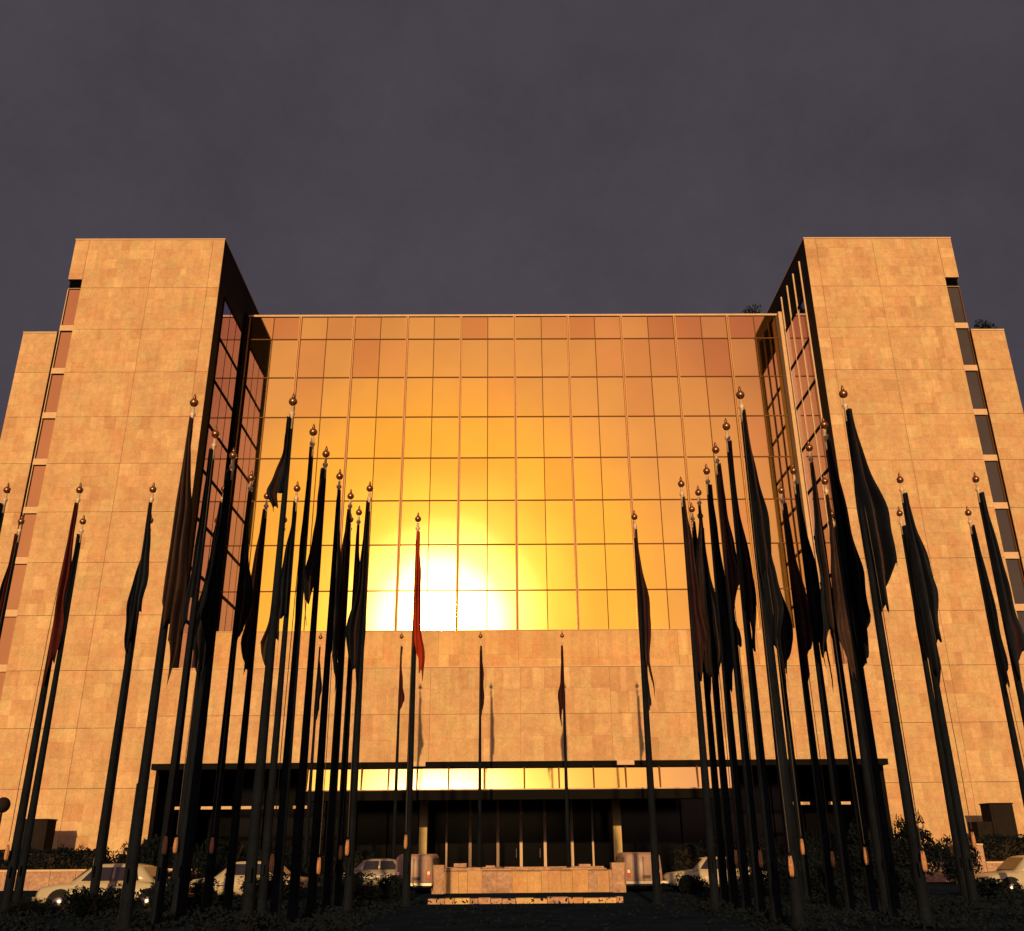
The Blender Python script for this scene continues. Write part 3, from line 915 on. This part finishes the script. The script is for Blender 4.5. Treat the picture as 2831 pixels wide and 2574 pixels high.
SH = [(-27.6, 59, .14, .55, 1.9, 'smaller clipped round shrub beside the left dark cabinet'),
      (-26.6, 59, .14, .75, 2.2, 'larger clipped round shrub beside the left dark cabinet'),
      (-24.6, 58.6, .14, 1.5, 1.9, 'broad dark shrub at the foot of the left tower'),
      (-21.6, 57.6, .14, 1.6, 2.6, 'dark shrub at the left end of the lobby recess'),
      (-18.6, 57.8, .14, 1.5, 1.9, 'dark shrub second from the left before the lobby recess'),
      (-15.6, 57.6, .14, 1.5, 1.6, 'low dark shrub third from the left before the lobby recess'),
      (-12.4, 57.8, .14, 1.4, 1.7, 'dark shrub left of the left lobby column'),
      (10.8, 57.8, .14, 1.4, 1.8, 'dark shrub right of the right lobby column'),
      (13.8, 57.6, .14, 1.6, 2.2, 'dark shrub second right of the right lobby column'),
      (16.8, 57.8, .14, 1.6, 2.6, 'dark shrub third right of the right lobby column'),
      (19.6, 57.6, .14, 1.7, 3.2, 'tall dark shrub at the right end of the lobby recess'),
      (22.2, 58.2, .14, 1.4, 3.3, 'tall spiky shrub against the inner corner of the right tower'),
      (24.6, 58.8, .14, 1.5, 2.0, 'dark shrub at the foot of the right tower behind the stepped wall'),
      (31.2, 59.0, .14, 1.6, 2.4, 'dark shrub right of the right dark cabinet'),
      (-12.4, 29.0, 0, 1.1, .7, 'low dark bush among the outer left flagpoles'),
      (-9.0, 35.8, 0, 1.5, .9, 'dark bush between the inner left flagpoles and the cars'),
      (-6.6, 37.5, 0, 1.3, .85, 'dark bush left of the long low kerb'),
      (-5.4, 41.0, 0, .9, .95, 'rounded dark bush in front of the left van'),
      (7.2, 36.8, 0, 1.4, .75, 'dark bush right of the long low kerb'),
      (10.4, 37.6, 0, 1.6, 1.0, 'dark bush behind the outer right flagpoles'),
      (13.2, 38.4, 0, 1.6, 1.15, 'dark bush left of the cream car on the right'),
      (12.0, 46.0, 0, 1.7, 1.6, 'tall dark bush beyond the right flagpoles'),
      (15.4, 48.0, 0, 1.8, 1.7, 'tall dark bush before the stepped wall'),
      (-14.2, 45.0, 0, 1.6, 1.2, 'dark bush beyond the second cream car'),
      (-17.6, 48.5, 0, 1.8, 2.3, 'tall dark bush left of the second cream car'),
      (-14.6, 49.5, 0, 1.9, 2.6, 'tallest dark bush behind the left flagpoles'),
      (-11.4, 48.5, 0, 1.7, 2.2, 'tall dark bush behind the second cream car'),
      (-9.6, 37.4, 0, 1.2, 1.15, 'dark bush hiding the tail of the second cream car'),
      (-12.0, 36.8, 0, 1.2, .95, 'dark bush hiding the nose of the second cream car'),
      (-11.4, 31.6, 0, .9, 1.0, 'dark bush hiding the tail of the leftmost car'),
      (-15.0, 30.6, 0, 1.0, .50, 'low dark bush under the leftmost car'),
      (9.4, 50.5, 0, 1.8, 2.4, 'tall dark bush right of the cream car by the van'),
      (18.6, 50.0, 0, 1.9, 2.6, 'tallest dark bush behind the right flagpoles'),
      (21.6, 51.5, 0, 1.6, 2.0, 'dark bush left of the stepped wall'),
      (9.6, 41.8, 0, 1.3, 1.05, 'dark bush hiding the tail of the cream car by the van'),
      (15.8, 35.6, 0, 1.3, .72, 'low dark bush before the car at the right edge'),
      (-13.2, 30.9, 0, 1.1, .80, 'dark bush before the middle of the leftmost car'),
      (-8.2, 46.8, 0, 1.3, 1.0, 'dark bush before the grey car'),
      (6.6, 42.4, 0, .9, .75, 'dark bush before the nose of the cream car by the van'),
      (18.4, 35.4, 0, 1.2, .60, 'low dark bush under the car at the right edge')]
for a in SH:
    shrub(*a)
def hedge(x0, x1, y0, y1, h, label, seed):
    t = thing('clipped_hedge', label, 'hedge', ((x0 + x1) / 2, y0, .14), 0, 'clipped hedges at the tower feet')
    a, d = (x1 - x0) / 2, y1 - y0
    rnd_ = random.Random(seed)
    vv_, ff_ = [], []
    for _ in range(int(900 * a)):
        px, pz = rnd_.uniform(-a, a), rnd_.uniform(0, 1) ** .7 * h
        py = rnd_.uniform(-.12, .25) if rnd_.random() < .7 else rnd_.uniform(0, d)
        if py > .25:
            pz = h * rnd_.uniform(.93, 1.06)
        pz += .07 * math.sin(px * 3.1) * pz / h
        sz = rnd_.uniform(.07, .17)
        u = Vector((rnd_.gauss(0, 1), rnd_.gauss(0, 1), rnd_.gauss(.3, 1))).normalized() * sz
        v = u.orthogonal().normalized() * sz * .42
        q = Vector((px, py, pz))
        k = len(vv_)
        vv_ += [q - u * .5, q + v, q + u, q - v]
        ff_.append((k, k + 1, k + 2, k + 3))
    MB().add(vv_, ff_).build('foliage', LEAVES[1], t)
    MB().box(-a + .1, a - .1, .12, d - .05, 0, h - .08).build('twig_core', M_BARK, t)


hedge(-33.5, -23.6, 57.2, 58.2, 1.75, 'clipped dark hedge along the foot of the left tower', 3)
hedge(25.6, 35.5, 57.2, 58.2, 2.1, 'clipped dark hedge along the foot of the right tower', 4)
hedge(-22.9, -8.4, 57.3, 58.2, 1.5, 'clipped dark hedge before the left half of the lobby recess', 5)
hedge(8.4, 21.2, 57.3, 58.2, 1.7, 'clipped dark hedge before the right half of the lobby recess', 6)
# spiky plants on the roofs
for x, y, z, h, label in ((21.6, 72.9, HR + .06, 1.5, 'small dark plant on the glass roof beside the right tower'), (37.0, 64.6, HW + .06, 1.2, 'small dark plant on the roof of the right tower wing')):
    t = thing('roof_plant', label, 'plant', (x, y, z), 0, 'plants on the roofs')
    m = MB()
    rnd = random.Random(int(x))
    for k in range(5):
        q = (rnd.uniform(-.9, .9), rnd.uniform(-.3, .3), h * rnd.uniform(.55, .8))
        m.tube((rnd.uniform(-.15, .15), 0, 0), q, .05, .03, 5)
    m.build('stem', M_BARK, t)
    f = leaf_cloud(200, 1.35, .7, h, .30, 77 + int(x), 8, .5).build('foliage', LEAVES[0], t)

# ground cover in the beds
rnd = random.Random(5)
vv, ff = [], []
for _ in range(26000):
    x, y = rnd.uniform(-19, 18), rnd.uniform(22.5, 36)
    if -4.4 < x < 4.4 and rnd.random() < .93:
        continue
    d = math.sin(x * .9 + 1.3) * math.cos(y * .8) + .6 * math.sin(x * 2.3 + y)
    if d < -.5 and rnd.random() < .8:
        continue
    hgt = (.10 + .16 * max(0, d)) * rnd.uniform(.2, 1.3)
    s = rnd.uniform(.05, .12)
    u = Vector((rnd.gauss(0, 1), rnd.gauss(0, 1), rnd.gauss(.6, .7))).normalized() * s
    v = u.orthogonal().normalized() * s * .4
    p = Vector((x, y, hgt + .01))
    i = len(vv)
    vv += [p - u * .5, p + v, p + u, p - v]
    ff.append((i, i + 1, i + 2, i + 3))
gc = MB().add(vv, ff).build('ground_cover', LEAVES[2])
tag(gc, 'dark low ground cover in the beds around the flagpoles', 'ground cover', None, 'stuff')

# trees across the road behind the camera, seen only in the dark lobby glass
vv, ff = [], []
for k in range(9000):
    x = rnd.uniform(-160, 160)
    top = 5.6 + 1.0 * math.sin(x * .13) + .7 * math.sin(x * .41 + 1)
    z = top * rnd.uniform(0, 1) ** .7
    p = Vector((x, -78 + rnd.uniform(-5, 5), z))
    s = rnd.uniform(.6, 1.3)
    u = Vector((rnd.gauss(0, 1), rnd.gauss(0, 1), rnd.gauss(0, 1))).normalized() * s
    v = u.orthogonal().normalized() * s * .6
    i = len(vv)
    vv += [p - u * .5, p + v, p + u, p - v]
    ff.append((i, i + 1, i + 2, i + 3))
tl = MB().add(vv, ff).build('treeline', LEAVES[1])
tag(tl, 'far belt of trees across the road, mirrored darkly in the lobby glass', 'trees', None, 'stuff')
